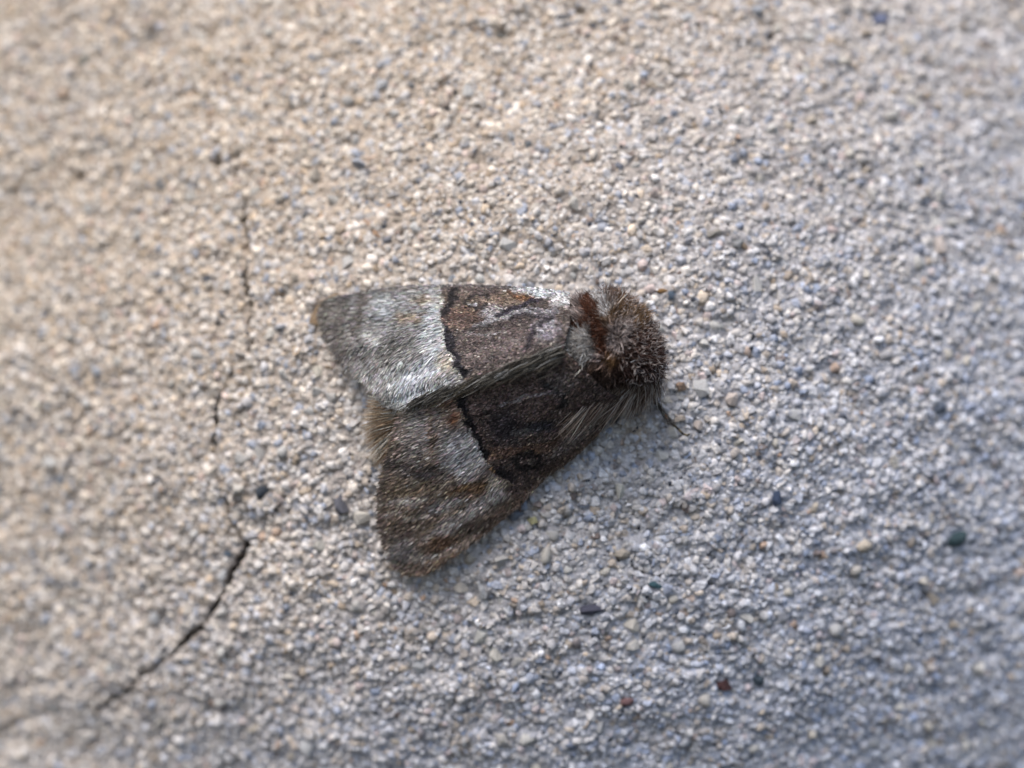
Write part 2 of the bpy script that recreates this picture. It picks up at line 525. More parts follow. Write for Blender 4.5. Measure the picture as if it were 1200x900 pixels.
# ---- hair strands: tapered three-sided tubes
def strands(root, d0, d1, length, rad, c_root, c_tip, nseg=3, flat=False):
    n = len(root)
    ts = np.linspace(0, 1, nseg + 1)
    pts = np.zeros((n, nseg + 1, 3)); pts[:, 0] = root
    for k in range(nseg):
        tm = (k + .5) / nseg
        d = norm(d0 * (1 - tm) + d1 * tm)
        pts[:, k + 1] = pts[:, k] + d * (length / nseg)[:, None]
    dm = norm(d0 + d1)
    ref = norm(rng.normal(size=(n, 3)))
    a = norm(np.cross(dm, ref)); b = np.cross(dm, a)
    prof = (1 - 0.85 * ts ** 1.5)
    rings = []
    for q in range(3):
        an = 2 * np.pi * q / 3
        off = (a * np.cos(an) + b * np.sin(an))[:, None, :] * (rad[:, None] * prof[None])[..., None]
        rings.append(pts + off)
    R = np.stack(rings, 2)                              # n, seg+1, 3, 3
    vid = np.arange(n * (nseg + 1) * 3).reshape(n, nseg + 1, 3)
    nxt = np.roll(vid, -1, 2)
    f = np.stack([vid[:, :-1], nxt[:, :-1], nxt[:, 1:], vid[:, 1:]], -1).reshape(-1, 4)
    cc = c_root[:, None, None, :] * (1 - ts ** .7)[None, :, None, None] + c_tip[:, None, None, :] * (ts ** .7)[None, :, None, None]
    cc = np.broadcast_to(cc, R.shape)
    return R.reshape(-1, 3), f, cc.reshape(-1, 3)

def pxdir(dx, dy, dz):
    """picture-plane direction (right, down) plus out of the wall"""
    dx = np.asarray(dx, float)
    return norm(np.stack([dx, -np.asarray(dz, float) + 0 * dx, -np.asarray(dy, float) + 0 * dx], -1))

def fur_obj(name, parent, data, **kw):
    CO, FA, CC = [], [], []; off = 0
    for c, f, q in data:
        CO.append(c); FA.append(f + off); CC.append(q); off += len(c)
    return link(name, mesh_np(name, np.concatenate(CO), np.concatenate(FA), np.concatenate(CC)), m_fur, parent, kind="stuff", **kw)

# ---- wings: Coons patches over four measured edges (px, py, height cm)
def polyline(pts, n):
    p = np.array(pts, float)
    # gentle smoothing through the measured points
    seg = np.concatenate([[0], np.cumsum(np.linalg.norm(np.diff(p[:, :2], axis=0), axis=1))])
    t = np.linspace(0, seg[-1], n)
    q = np.stack([np.interp(t, seg, p[:, i]) for i in range(3)], -1)
    for _ in range(max(1, n // 25)):
        q[1:-1] = (q[:-2] + 2 * q[1:-1] + q[2:]) / 4
    return q

class Wing:
    def __init__(self, base, ridge, costa, term, arch, nS=110, nT=80, rip=0.006):
        self.nS, self.nT = nS, nT
        R = polyline(ridge, nS); C = polyline(costa, nS)
        B = polyline(base, nT); T = polyline(term, nT)
        s = np.linspace(0, 1, nS)[:, None, None]; t = np.linspace(0, 1, nT)[None, :, None]
        g = (1 - t) * R[:, None] + t * C[:, None] + (1 - s) * B[None] + s * T[None]
        g = g - ((1 - s) * (1 - t) * B[0] + (1 - s) * t * B[-1] + s * (1 - t) * T[0] + s * t * T[-1])
        g[..., 2] += arch * np.sin(np.pi * t[..., 0] ** 0.8) * (1 - 0.35 * s[..., 0])
        # slight ripples along the veins
        tt = t[..., 0]; s0 = s[..., 0]
        g[..., 2] += rip * np.sin(tt * 31 + 2 * s0) * sstep(0.1, 0.6, s0) + 0.006 * vnoise(s0 * 9 + 0 * tt, tt * 8 + 0 * s0, 91)
        self.g = g
        self.co = at(g[..., 0], g[..., 1], g[..., 2])
        dS = norm(np.gradient(self.co, axis=0)); dT = norm(np.gradient(self.co, axis=1))
        n = norm(np.cross(dS, dT))
        n = n * np.where(n[..., 1:2] > 0, -1, 1)
        self.dS, self.dT, self.n = dS, dT, n
        a = np.linalg.norm(np.cross(np.gradient(self.co, axis=0), np.gradient(self.co, axis=1)), axis=-1)
        self.area = a
    def samp(self, A, s, t):
        x = np.clip(s, 0, 1) * (self.nS - 1); y = np.clip(t, 0, 1) * (self.nT - 1)
        i = np.minimum(x.astype(int), self.nS - 2); j = np.minimum(y.astype(int), self.nT - 2)
        fx = x - i; fy = y - j
        if A.ndim == 3: fx = fx[:, None]; fy = fy[:, None]
        return (A[i, j] * (1 - fx) + A[i + 1, j] * fx) * (1 - fy) + (A[i, j + 1] * (1 - fx) + A[i + 1, j + 1] * fx) * fy
    def pick(self, n):
        p = self.area[:-1, :-1].ravel(); p = p / p.sum()
        k = rng.choice(len(p), n, p=p)
        i, j = np.unravel_index(k, (self.nS - 1, self.nT - 1))
        return (i + rng.random(n)) / (self.nS - 1), (j + rng.random(n)) / (self.nT - 1)
    def mesh(self, name, colf):
        top = self.co.reshape(-1, 3)
        bot = (self.co - self.n * 0.006).reshape(-1, 3)
        i = np.arange(self.nS * self.nT).reshape(self.nS, self.nT)
        q = np.stack([i[:-1, :-1], i[1:, :-1], i[1:, 1:], i[:-1, 1:]], -1).reshape(-1, 4)
        N = len(top)
        loop = np.concatenate([i[:, 0], i[-1, 1:], i[-2::-1, -1], i[0, -2:0:-1]])
        l2 = np.roll(loop, -1)
        rimq = np.stack([loop, l2, l2 + N, loop + N], -1)
        px, py = self.g[..., 0].ravel(), self.g[..., 1].ravel()
        c = colf(px, py) * 0.75
        return mesh_np(name, np.concatenate([top, bot]), np.concatenate([q, q[:, ::-1] + N, rimq]), np.concatenate([c, c]))

def lerp(c, colour, m):
    return c * (1 - m[:, None]) + np.array(colour) * m[:, None]
def ell(x, y, cx, cy, rx, ry, rot=0.0, soft=0.35):
    c, s = math.cos(math.radians(rot)), math.sin(math.radians(rot))
    dx, dy = x - cx, y - cy
    d = np.hypot((dx * c + dy * s) / rx, (-dx * s + dy * c) / ry)
    return 1 - sstep(1 - soft, 1 + soft, d)
def line(x, y, pts, w):
    return 1 - sstep(w * 0.6, w * 1.4, seg_dist(x, y, pts))

def bound_x(y, pts):
    p = np.array(pts, float); o = np.argsort(p[:, 1])
    return np.interp(y, p[o, 1], p[o, 0])

UB = [(516, 330), (520, 345), (517, 362), (520, 380), (522, 396), (527, 412), (531, 428), (540, 440), (556, 452)]
def pat_upper(x0, y0):
    x = x0 + 3.0 * vnoise(x0 / 7, y0 / 5, 1) + 1.5 * vnoise(x0 / 3, y0 / 3, 2)
    y = y0 + 2.5 * vnoise(x0 / 7, y0 / 6, 3)
    n = len(x)
    c = np.tile(np.array([.215, .203, .193]), (n, 1))                 # grey outer field
    c = lerp(c, (.135, .120, .108), sstep(430, 395, x))               # darker margin
    c = lerp(c, (.51, .525, .54), ell(x, y, 510, 398, 15, 58, -8, .7) * (.72 + .28 * vnoise(x0 / 6, y0 / 4, 431)))
    c = lerp(c, (.56, .585, .61), ell(x, y, 490, 450, 30, 20, -35, .7) * (.75 + .25 * vnoise(x0 / 6, y0 / 4, 432)))
    c = lerp(c, (.38, .39, .40), ell(x, y, 455, 360, 20, 20, 0, .7) * .6)
    c = lerp(c, (.46, .45, .43), line(x, y, [(425, 440), (448, 442), (462, 434), (470, 424)], 5) * .8)
    c = lerp(c, (.55, .54, .50), line(x, y, [(430, 392), (442, 400), (438, 412)], 5) * .7)
    c = lerp(c, (.14, .13, .12), ell(x, y, 456, 412, 24, 10, -25, .6) * .85)
    c = lerp(c, (.15, .145, .14), ell(x, y, 470, 388, 28, 8, -15, .6) * .7)
    c = lerp(c, (.26, .19, .12), ell(x, y, 478, 372, 14, 7, 0, .6) * .7)
    c = lerp(c, (.30, .22, .13), ell(x, y, 500, 352, 12, 6, 0, .6) * .6)
    c = lerp(c, (.11, .095, .08), line(x, y, [(421, 343), (428, 353), (424, 362), (419, 372), (424, 378), (416, 387)], 3.6) * .95)
    c = lerp(c, (.11, .095, .085), ell(x, y, 428, 350, 8, 10, 10, .5) * .8)
    c = lerp(c, (.12, .105, .09), sstep(386, 378, x) * .7)
    c = lerp(c, (.17, .15, .135), sstep(348, 339, y) * sstep(520, 490, x) * .8)
    c = lerp(c, (.11, .10, .09), line(x, y, [(462, 345), (470, 360), (462, 374), (472, 390), (460, 402), (470, 418), (462, 432)], 2.2) * .6)
    c = lerp(c, (.10, .09, .085), line(x, y, [(418, 388), (424, 402), (418, 414), (432, 428), (440, 446)], 2.4) * .6)
    c = lerp(c, (.16, .12, .08), line(x, y, [(498, 345), (492, 356), (499, 366), (488, 378)], 2.0) * .7)
    c = c * np.exp(.42 * fbm(x0 / 7 + .3 * y0 / 7, y0 / 4, 401, 3))[:, None]
    # inner field
    m = sstep(-1.5, 1.5, x - bound_x(y, UB))
    inn = np.tile(np.array([.078, .060, .053]), (n, 1))
    inn = lerp(inn, (.120, .092, .086), ell(x, y, 590, 402, 52, 18, -12, .7) * .75)
    inn = lerp(inn, (.10, .06, .045), ell(x, y, 545, 372, 22, 12, 0, .5))
    inn = lerp(inn, (.105, .078, .06), ell(x, y, 540, 352, 22, 9, 0, .5))
    inn = lerp(inn, (.15, .108, .08), ell(x, y, 592, 350, 26, 8, -5, .5))
    inn = lerp(inn, (.10, .05, .025), line(x, y, [(598, 343), (612, 349), (632, 350)], 3.5))
    inn = lerp(inn, (.15, .09, .05), line(x, y, [(608, 345), (628, 346)], 2.4) * .6)
    inn = lerp(inn, (.46, .47, .48), ell(x, y, 640, 342, 34, 6, 3, .5))
    inn = lerp(inn, (.50, .48, .47), ell(x, y, 656, 352, 12, 9, 0, .5) * .8)
    inn = lerp(inn, (.27, .25, .25), ell(x, y, 578, 366, 12, 9, -20, .5) * .9)
    inn = lerp(inn, (.24, .225, .235), line(x, y, [(560, 382), (580, 374), (610, 366), (650, 366)], 4.0) * .75)
    inn = lerp(inn, (.020, .016, .024), line(x, y, [(584, 370), (592, 366), (604, 362), (622, 354), (634, 351)], 3.0) * .95)
    inn = lerp(inn, (.018, .014, .020), line(x, y, [(600, 374), (612, 370), (630, 371), (648, 373)], 2.8) * .9)
    inn = lerp(inn, (.27, .25, .27), ell(x, y, 640, 386, 14, 12, 0, .7) * .7)
    inn = lerp(inn, (.018, .014, .020), line(x, y, [(618, 408), (621, 396), (626, 386), (636, 378), (646, 374)], 2.6) * .85)
    inn = lerp(inn, (.014, .011, .013), line(x, y, [(548, 357), (549, 350), (560, 346), (571, 347), (573, 355), (560, 361), (549, 362), (547, 352)], 1.8) * .8)
    inn = lerp(inn, (.40, .38, .38), ell(x, y, 554, 357, 4, 2.6, 0, .5) * .9)
    inn = lerp(inn, (.012, .009, .010), line(x, y, [(533, 342), (531, 351), (527, 360), (522, 366)], 4.2))
    inn = lerp(inn, (.15, .10, .07), line(x, y, [(530, 364), (542, 366), (556, 363)], 1.3) * .8)
    inn = lerp(inn, (.30, .20, .15), line(x, y, [(518, 384), (528, 382), (538, 378)], 3) * .5)
    inn = lerp(inn, (.012, .010, .014), line(x, y, [(522, 386), (527, 398), (527, 408), (533, 416), (535, 427), (544, 438)], 6.0))
    inn = lerp(inn, (.040, .030, .028), ell(x, y, 590, 384, 46, 8, -14, .7) * .7)
    inn = lerp(inn, (.030, .023, .021), ell(x, y, 545, 376, 16, 7, 0, .7) * .6)
    inn = lerp(inn, (.03, .024, .022), line(x, y, [(545, 388), (565, 384), (590, 382)], 1.8) * .8)
    inn = lerp(inn, (.20, .175, .17), line(x, y, [(548, 392), (570, 392), (595, 388)], 1.8) * .5)
    inn = lerp(inn, (.045, .04, .035), sstep(0, 12, y - (455 - (x - 540) * .40)) * .8)
    inn = lerp(inn, (.10, .085, .08), sstep(339, 335, y) * sstep(610, 600, x))
    inn = inn * np.exp(.40 * fbm(x0 / 8, y0 / 5, 421, 3))[:, None]
    c = c * (1 - m[:, None]) + inn * m[:, None]
    c = lerp(c, (.42, .38, .28), np.exp(-((x - bound_x(y, UB) + 3) / 2.0) ** 2) * .5)
    c = lerp(c, (.40, .34, .25), ell(x, y, 521, 426, 8, 12, -30, .5) * .8)
    c = lerp(c, (.34, .31, .28), ell(x, y, 512, 446, 14, 6, -30, .6) * .7)
    return c

LB = [(538, 458), (536, 470), (541, 482), (545, 494), (549, 505), (556, 513), (560, 524), (564, 532), (570, 540), (578, 552), (590, 560), (600, 566)]
def pat_lower(x0, y0):
    x = x0 + 3.0 * vnoise(x0 / 7, y0 / 5, 5) + 1.5 * vnoise(x0 / 3, y0 / 3, 6)
    y = y0 + 2.5 * vnoise(x0 / 7, y0 / 6, 7)
    n = len(x)
    c = np.tile(np.array([.150, .112, .086]), (n, 1))
    c = lerp(c, (.31, .27, .245), ell(x, y, 492, 505, 22, 30, 10, .6) * .85)
    c = lerp(c, (.40, .37, .36), ell(x, y, 542, 532, 24, 30, -30, .5))
    c = lerp(c, (.16, .11, .08), line(x, y, [(503, 478), (504, 500), (508, 518), (506, 528)], 3.6) * .8)
    c = lerp(c, (.16, .07, .04), ell(x, y, 533, 492, 5, 10, -10, .5) * .9)
    c = lerp(c, (.17, .10, .07), ell(x, y, 522, 474, 12, 6, 0, .5) * .8)
    c = lerp(c, (.10, .085, .08), ell(x, y, 485, 549, 34, 11, 12, .5) * .85)
    c = lerp(c, (.17, .125, .085), ell(x, y, 475, 572, 30, 12, 0, .6) * .9)
    c = lerp(c, (.24, .20, .15), ell(x, y, 482, 566, 9, 5, 0, .6) * .9)
    c = lerp(c, (.34, .31, .28), ell(x, y, 478, 587, 22, 5, -8, .6) * .6)
    c = lerp(c, (.15, .085, .045), ell(x, y, 552, 572, 24, 7, -10, .5) * .9)
    c = lerp(c, (.47, .41, .33), ell(x, y, 581, 570, 7, 13, -20, .5) * .9)
    c = lerp(c, (.34, .295, .265), line(x, y, [(586, 578), (560, 594), (530, 612), (505, 632)], 8) * .85)
    c = lerp(c, (.30, .28, .27), ell(x, y, 520, 592, 26, 7, -20, .5) * .6)
    c = lerp(c, (.085, .05, .03), ell(x, y, 517, 637, 22, 10, -10, .5))
    c = lerp(c, (.07, .045, .035), ell(x, y, 563, 618, 16, 6, -40, .5) * .9)
    c = lerp(c, (.13, .095, .07), ell(x, y, 495, 612, 20, 10, 0, .6) * .7)
    c = lerp(c, (.15, .14, .14), ell(x, y, 470, 645, 18, 16, 0, .5) * .7)
    c = lerp(c, (.36, .32, .28), line(x, y, [(490, 655), (520, 650), (548, 634), (568, 614)], 4) * .6)
    c = lerp(c, (.10, .08, .07), sstep(454, 447, x) * .6)
    c = lerp(c, (.06, .045, .035), line(x, y, [(458, 548), (475, 542), (490, 552), (505, 544), (520, 552), (532, 560)], 2.6) * .75)
    c = lerp(c, (.065, .045, .032), line(x, y, [(449, 598), (465, 592), (480, 602), (497, 596), (512, 606)], 2.4) * .7)
    c = lerp(c, (.28, .235, .20), line(x, y, [(450, 606), (466, 600), (481, 610), (498, 604)], 2.2) * .6)
    c = lerp(c, (.07, .05, .04), line(x, y, [(452, 640), (470, 628), (485, 622)], 3.0) * .6)
    c = c * np.exp(.42 * fbm(x0 / 8, y0 / 4, 411, 3))[:, None]
    m = sstep(-1.5, 1.5, x - bound_x(y, LB))
    inn = np.tile(np.array([.078, .054, .045]), (n, 1))
    inn = lerp(inn, (.092, .064, .055), ell(x, y, 600, 480, 50, 18, -12, .6))
    inn = lerp(inn, (.025, .021, .024), ell(x, y, 592, 500, 20, 20, 0, .6) * .9)
    inn = lerp(inn, (.20, .17, .17), line(x, y, [(585, 474), (600, 470), (620, 464), (640, 461), (655, 461)], 1.8) * .8)
    inn = lerp(inn, (.018, .015, .015), line(x, y, [(632, 444), (645, 455), (662, 463), (658, 476)], 4.5) * .9)
    inn = lerp(inn, (.13, .11, .10), ell(x, y, 662, 448, 14, 12, 0, .6) * .5)
    inn = lerp(inn, (.03, .03, .034), ell(x, y, 632, 500, 22, 7, -8, .5) * .9)
    inn = lerp(inn, (.12, .105, .10), ell(x, y, 613, 507, 10, 5, 0, .6) * .6)
    inn = lerp(inn, (.12, .066, .042), line(x, y, [(575, 532), (600, 530), (625, 527), (650, 520), (672, 500)], 6) * .6)
    inn = lerp(inn, (.11, .06, .045), sstep(0, 20, (y - 560) * .7 + (x - 640) * .7 + 0) * .9)
    inn = lerp(inn, (.25, .20, .17), ell(x, y, 685, 500, 45, 9, -40, .5) * .6)
    inn = lerp(inn, (.020, .015, .013), line(x, y, [(602, 542), (608, 534), (622, 531), (632, 536), (630, 545), (618, 549), (606, 548), (602, 540)], 3.4))
    inn = lerp(inn, (.13, .105, .09), ell(x, y, 622, 541, 6, 3, -20, .5) * .8)
    inn = lerp(inn, (.016, .012, .012), ell(x, y, 590, 556, 15, 9, 20, .5))
    inn = lerp(inn, (.24, .14, .07), line(x, y, [(566, 530), (571, 545), (577, 552)], 3) * .8)
    inn = lerp(inn, (.008, .006, .007), line(x, y, [(543, 462), (541, 474), (547, 488), (551, 500), (558, 512), (563, 524), (568, 534)], 6.0))
    c = c * (1 - m[:, None]) + inn * m[:, None]
    c = lerp(c, (.012, .009, .009), line(x, y, [(575, 482), (560, 486), (550, 487)], 1.6) * .8)
    c = lerp(c, (.020, .016, .016), line(x, y, [(580, 500), (600, 497), (620, 496)], 3) * .7)
    # costal strip: brown with pale specks
    cd = (x - 527) * 0.62 + (y - 653) * 0.785
    c = lerp(c, (.13, .085, .06), sstep(-16, -3, cd) * .7)
    return c

U_base = [(660, 410, .49), (668, 378, .43), (668, 343, .24)]
U_ridge = [(660, 410, .49), (630, 419, .475), (600, 431, .45), (570, 443, .42), (540, 455, .385), (510, 465, .34), (482, 475, .30)]
U_costa = [(668, 343, .24), (640, 339, .21), (600, 336, .17), (560, 334, .15), (520, 334, .13), (480, 335, .12), (440, 339, .105), (410, 344, .095), (388, 349, .085)]
U_term = [(482, 475, .30), (468, 472, .275), (452, 464, .245), (436, 453, .21), (420, 440, .17), (406, 427, .14), (394, 410, .12), (384, 393, .10), (377, 376, .088), (377, 362, .084), (382, 353, .084), (388, 349, .085)]
L_base = [(664, 412, .465), (690, 438, .40), (716, 462, .30), (738, 470, .20)]
L_ridge = [(664, 412, .465), (630, 424, .455), (600, 437, .43), (570, 449, .40), (540, 460, .365), (510, 470, .32), (474, 478, .275)]
L_costa = [(738, 470, .20), (716, 488, .17), (697, 513, .12), (670, 538, .08), (641, 558, .06), (607, 594, .055), (585, 611, .055), (569, 624, .055), (548, 640, .06), (527, 654, .07), (512, 666, .07), (500, 671, .07)]
L_term = [(474, 478, .275), (466, 500, .24), (458, 527, .20), (450, 555, .155), (446, 583, .12), (447, 610, .10), (451, 632, .085), (457, 650, .075), (465, 663, .07), (478, 671, .07), (490, 673, .07), (500, 671, .07)]
WU = Wing(U_base, U_ridge, U_costa, U_term, 0.055)
WL = Wing(L_base, L_ridge, L_costa, L_term, 0.045, rip=0.0025)

def scales_on(W, n, colf, inner_pts, outer_len, inner_len, lean, spread=0.12, white=0.08, dark=0.10, lw=0.75):
    s, t = W.pick(n)
    co = W.samp(W.co, s, t); dS = norm(W.samp(W.dS, s, t)); dT = norm(W.samp(W.dT, s, t)); nn = norm(W.samp(W.n, s, t))
    gx = W.samp(W.g, s, t)
    px, py = gx[:, 0], gx[:, 1]
    inn = px > bound_x(py, inner_pts)
    L = np.where(inn, inner_len, outer_len) * rng.lognormal(0, .25, n) * K
    wd = np.where(inn, 1.0, lw) * rng.uniform(.7, 1.35, n) * K
    ln = lean(px, py)
    d = norm(dS - dT * ln[:, None] + rng.normal(0, spread, (n, 3)) * 1.0)
    d = norm(d - nn * np.sum(d * nn, -1, keepdims=True) + nn * rng.uniform(0.05, 0.38, (n, 1)) * np.where(inn, 1.0, 0.9)[:, None])
    sd_ = norm(np.cross(nn, d))
    sd_ = norm(sd_ + nn * rng.normal(0, .35, (n, 1)))
    mx_, my_ = to_px(co + d * (L * .5)[:, None])
    c = colf(mx_, my_)
    lum = c.mean(1)
    c = c * rng.lognormal(0, np.where(inn, .5, .36)[:, None], (n, 1)) * (1 + rng.normal(0, .06, (n, 3)))
    q = rng.random(n) + np.where(lum < .022, .5 * white, 0.0)
    c = np.where((q < white)[:, None], c * 0.4 + 0.6 * np.minimum(c * 2.6 + .05, .72), c)
    c = np.where((q > 1 - dark)[:, None], c * 0.35, c)
    p0 = co + nn * 0.0015
    q1 = p0 + d * (L * .45)[:, None] + nn * (L * .04)[:, None]
    tip = p0 + d * L[:, None] - nn * (L * .04)[:, None]
    vv = np.stack([p0 - sd_ * (wd * .35)[:, None], p0 + sd_ * (wd * .35)[:, None],
                   q1 + sd_ * wd[:, None], q1 - sd_ * wd[:, None],
                   tip + sd_ * (wd * .3)[:, None], tip - sd_ * (wd * .3)[:, None]], 1)
    b = (np.arange(n) * 6)[:, None]
    f = np.concatenate([b + np.array([[0, 1, 2, 3]]), b + np.array([[3, 2, 4, 5]])])
    cc = np.repeat(c, 6, 0)
    return mesh_np("wing_scales", vv.reshape(-1, 3), f, cc)

leanU = lambda x, y: 0.10 + 0.75 * sstep(360, 455, y) * sstep(560, 500, x) + 0.0 * x
leanL = lambda x, y: 0.0 * x - 0.10
wu = link("forewing", WU.mesh("forewing", pat_upper), m_wing, moth, label="upper forewing, pale grey outside and brown inside, facing the light")
link("wing_scales", scales_on(WU, 44000, pat_upper, UB, 6.6, 3.2, leanU, white=.09, dark=.14, lw=.62), m_scale, wu, kind="stuff")
wl = link("forewing", WL.mesh("forewing", pat_lower), m_wing, moth, label="lower forewing, dark brown inside and tan grey outside, in shade")
link("wing_scales", scales_on(WL, 52000, pat_lower, LB, 6.4, 3.2, leanL, white=.11, dark=.14, lw=.66), m_scale, wl, kind="stuff")

# fringes along the outer margins
def edge_hairs(W, n, t0, t1, length, c0, c1, side='S', lean=0.0, spread=.18, rad=.0016, lift=0.0):
    t = rng.uniform(t0, t1, n)
    s = np.ones(n) - rng.random(n) * 0.015
    if side == 'R': s, t = t, np.zeros(n) + rng.random(n) * 0.03
    if side == 'C': s, t = t, np.ones(n) - rng.random(n) * 0.04
    co = W.samp(W.co, s, t); dS = norm(W.samp(W.dS, s, t)); dT = norm(W.samp(W.dT, s, t)); nn = norm(W.samp(W.n, s, t))
    out = dS if side == 'S' else (dS * .9 + dT * (.35 if side == 'C' else -.2))
    d0 = norm(out + dT * lean + nn * lift + rng.normal(0, spread, (n, 3)))
    d1 = norm(d0 + rng.normal(0, spread, (n, 3)) - nn * .25)
    L = length * K * rng.lognormal(0, .25, n)
    m = rng.random((n, 1)) ** 1.5
    c = (np.array(c0) * (1 - m) + np.array(c1) * m) * rng.lognormal(0, .2, (n, 1))
    return strands(co, d0, d1, L, np.full(n, rad) * rng.uniform(.7, 1.3, n), c * .8, np.minimum(c * 1.3, .75))

fur_obj("fringe", wu, [edge_hairs(WU, 900, 0.16, 0.92, 7, (.20, .16, .11), (.34, .28, .20)),
                       edge_hairs(WU, 260, 0.0, 0.2, 15, (.30, .29, .27), (.60, .60, .58), lean=-.2),
                       edge_hairs(WU, 160, 0.80, 0.97, 10, (.24, .12, .04), (.34, .24, .12))])
fur_obj("fringe", wl, [edge_hairs(WL, 900, 0.15, 1.0, 7, (.14, .10, .07), (.30, .25, .18)),
                       edge_hairs(WL, 900, 0.0, 1.0, 9, (.10, .06, .04), (.36, .31, .27), side='C', lift=.1)])

# long hairs along the seam where the wings meet
seam = []
n = 620
sp = rng.random(n)
x = np.interp(sp, [0, .5, 1], [664, 590, 486]); y = np.interp(sp, [0, .5, 1], [412, 437, 470]) + rng.normal(0, 1, n) * np.interp(sp, [0, .4, 1], [8, 4, 3])
h = np.interp(sp, [0, .5, 1], [.50, .455, .315]) + rng.uniform(0, .02, n)
d0 = pxdir(np.full(n, -.93) + rng.normal(0, .1, n), np.interp(sp, [0, 1], [.38, .50]) + rng.normal(0, .12, n), rng.uniform(.0, .15, n))
d1 = pxdir(np.full(n, -.85) + rng.normal(0, .1, n), np.interp(sp, [0, 1], [.42, .62]) + rng.normal(0, .15, n), rng.uniform(-.25, -.05, n))
pal = np.array([[.05, .046, .038], [.022, .02, .018], [.17, .16, .14], [.10, .085, .06], [.40, .39, .37]])
c = pal[rng.choice(5, n, p=[.36, .42, .09, .09, .04])]
seam.append(strands(at(x, y, h), d0, d1, rng.uniform(14, 34, n) * K, rng.uniform(.0014, .003, n), c * .8, np.minimum(c * 1.25, .6)))
fur_obj("seam_fur", body, seam)

# ---- tail tuft between the wing tips
n = 1500
q = rng.random(n)
x = np.interp(q, [0, .3, 1], [474, 468, 462]) + rng.normal(0, 3, n); y = np.interp(q, [0, .3, 1], [474, 484, 522]) + rng.normal(0, 3, n)
ang = np.radians(np.interp(q, [0, .25, .6, 1], [205, 185, 150, 118]) + rng.normal(0, 9, n))
d0 = pxdir(np.cos(ang), np.sin(ang), rng.uniform(-.15, .15, n))
d1 = pxdir(np.cos(ang - .1), np.sin(ang) + .12, rng.uniform(-.5, -.05, n))
L = np.interp(q, [0, .3, .7, 1], [36, 44, 42, 34]) * rng.uniform(.55, 1.1, n) * K
pal = np.array([[.20, .13, .08], [.32, .25, .17], [.42, .37, .30], [.10, .065, .04], [.55, .52, .46]])
c = pal[rng.choice(5, n, p=[.3, .28, .2, .12, .10])] * rng.lognormal(0, .15, (n, 1))
hh = np.interp(q, [0, 1], [.235, .165]) + rng.uniform(-.05, .01, n)
fur_obj("tail_fur", body, [strands(at(x, y, hh), d0, d1, L, rng.uniform(.0016, .0032, n), c * .75, np.minimum(c * 1.35, .7))])

# ---- thorax and head fur
n = 27000
s = rng.uniform(0.0, 0.60, n); th = rng.uniform(-0.5, np.pi + 0.5, n)
root = body_at(s, th); nn = body_normal(s, th)
px, py = to_px(root)
keep = px > 655 + rng.normal(0, 4, n)
s, th, root, nn, px, py = [a[keep] for a in (s, th, root, nn, px, py)]
n = len(px)
wx = px + 4 * vnoise(px / 9, py / 9, 201); wy = py + 4 * vnoise(px / 9, py / 9, 202)
base = np.tile(np.array([.05, .030, .022]), (n, 1)); tip = np.tile(np.array([.125, .075, .050]), (n, 1))
pale_p = np.full(n, .16); Lp = np.full(n, 14.0); up = np.full(n, 1.0)
fx = np.interp(px, [660, 700, 735, 775], [-1.0, -.45, .2, .9]); fy = np.interp(py, [335, 395, 465], [-.45, 0, .8])
def zone(m, cb, ct, pp=None, ln=None, u_=None):
    global base, tip
    base = lerp(base, cb, m); tip = lerp(tip, ct, m)
    k = m > .5
    if pp is not None: pale_p[k] = pp
    if ln is not None: Lp[k] = ln
    if u_ is not None: up[k] = u_
zone(ell(wx, wy, 750, 416, 36, 42, 0, .4), (.024, .012, .010), (.058, .028, .021), .15, 10)
zone(ell(wx, wy, 735, 372, 24, 18, 0, .4), (.085, .050, .025), (.16, .10, .055), .10, 12)
zone(ell(wx, wy, 742, 344, 36, 14, 15, .4), (.04, .024, .018), (.13, .095, .08), .26, 12)
zone(ell(wx, wy, 724, 392, 11, 23, 25, .4), (.09, .07, .065), (.24, .20, .185), .24, 11)
zone(ell(wx, wy, 674, 364, 18, 18, 0, .4), (.08, .06, .055), (.25, .21, .195), .2, 15, .8)
zone(ell(wx, wy, 681, 403, 26, 22, 20, .3), (.20, .18, .165), (.46, .43, .40), .12, 15, .75)
zone(line(wx, wy, [(688, 338), (692, 360), (699, 384), (706, 402), (712, 420)], 8.5), (.030, .010, .006), (.070, .026, .013), .05, 9)
zone(line(wx, wy, [(704, 350), (709, 360), (712, 370)], 5.5), (.22, .20, .185), (.50, .47, .45), .2, 9)
zone(ell(wx, wy, 676, 381, 17, 5.5, -10, .4), (.035, .015, .010), (.07, .032, .02), .02, 10)
zone(ell(wx, wy, 704, 421, 7, 7, 0, .4), (.13, .10, .09), (.32, .26, .26), .2, 10)
zone(ell(wx, wy, 717, 420, 9, 10, 0, .4), (.10, .05, .02), (.20, .11, .05), .05, 10)
zone(ell(wx, wy, 690, 444, 36, 14, 0, .4), (.030, .019, .015), (.075, .050, .040), .06, 15, .6)
flank = sstep(446, 458, wy + .10 * (wx - 700))
zone(flank, (.16, .125, .10), (.36, .315, .275), .22, 32, .35)
fl = flank > .5
fx[fl] = np.interp(px[fl], [670, 740, 775], [-.8, -.45, .1]); fy[fl] = .95
flow = pxdir(fx, fy, np.zeros(n))
clump = np.stack([vnoise(px / 7, py / 7, 211), vnoise(px / 7, py / 7, 212), vnoise(px / 7, py / 7, 213)], -1)
c2 = np.stack([vnoise(px / 11, py / 11, 221), vnoise(px / 11, py / 11, 222), vnoise(px / 11, py / 11, 223)], -1)
d0 = norm(nn * up[:, None] * .65 + flow * .5 + rng.normal(0, .45, (n, 3)) + .7 * clump + .6 * c2)
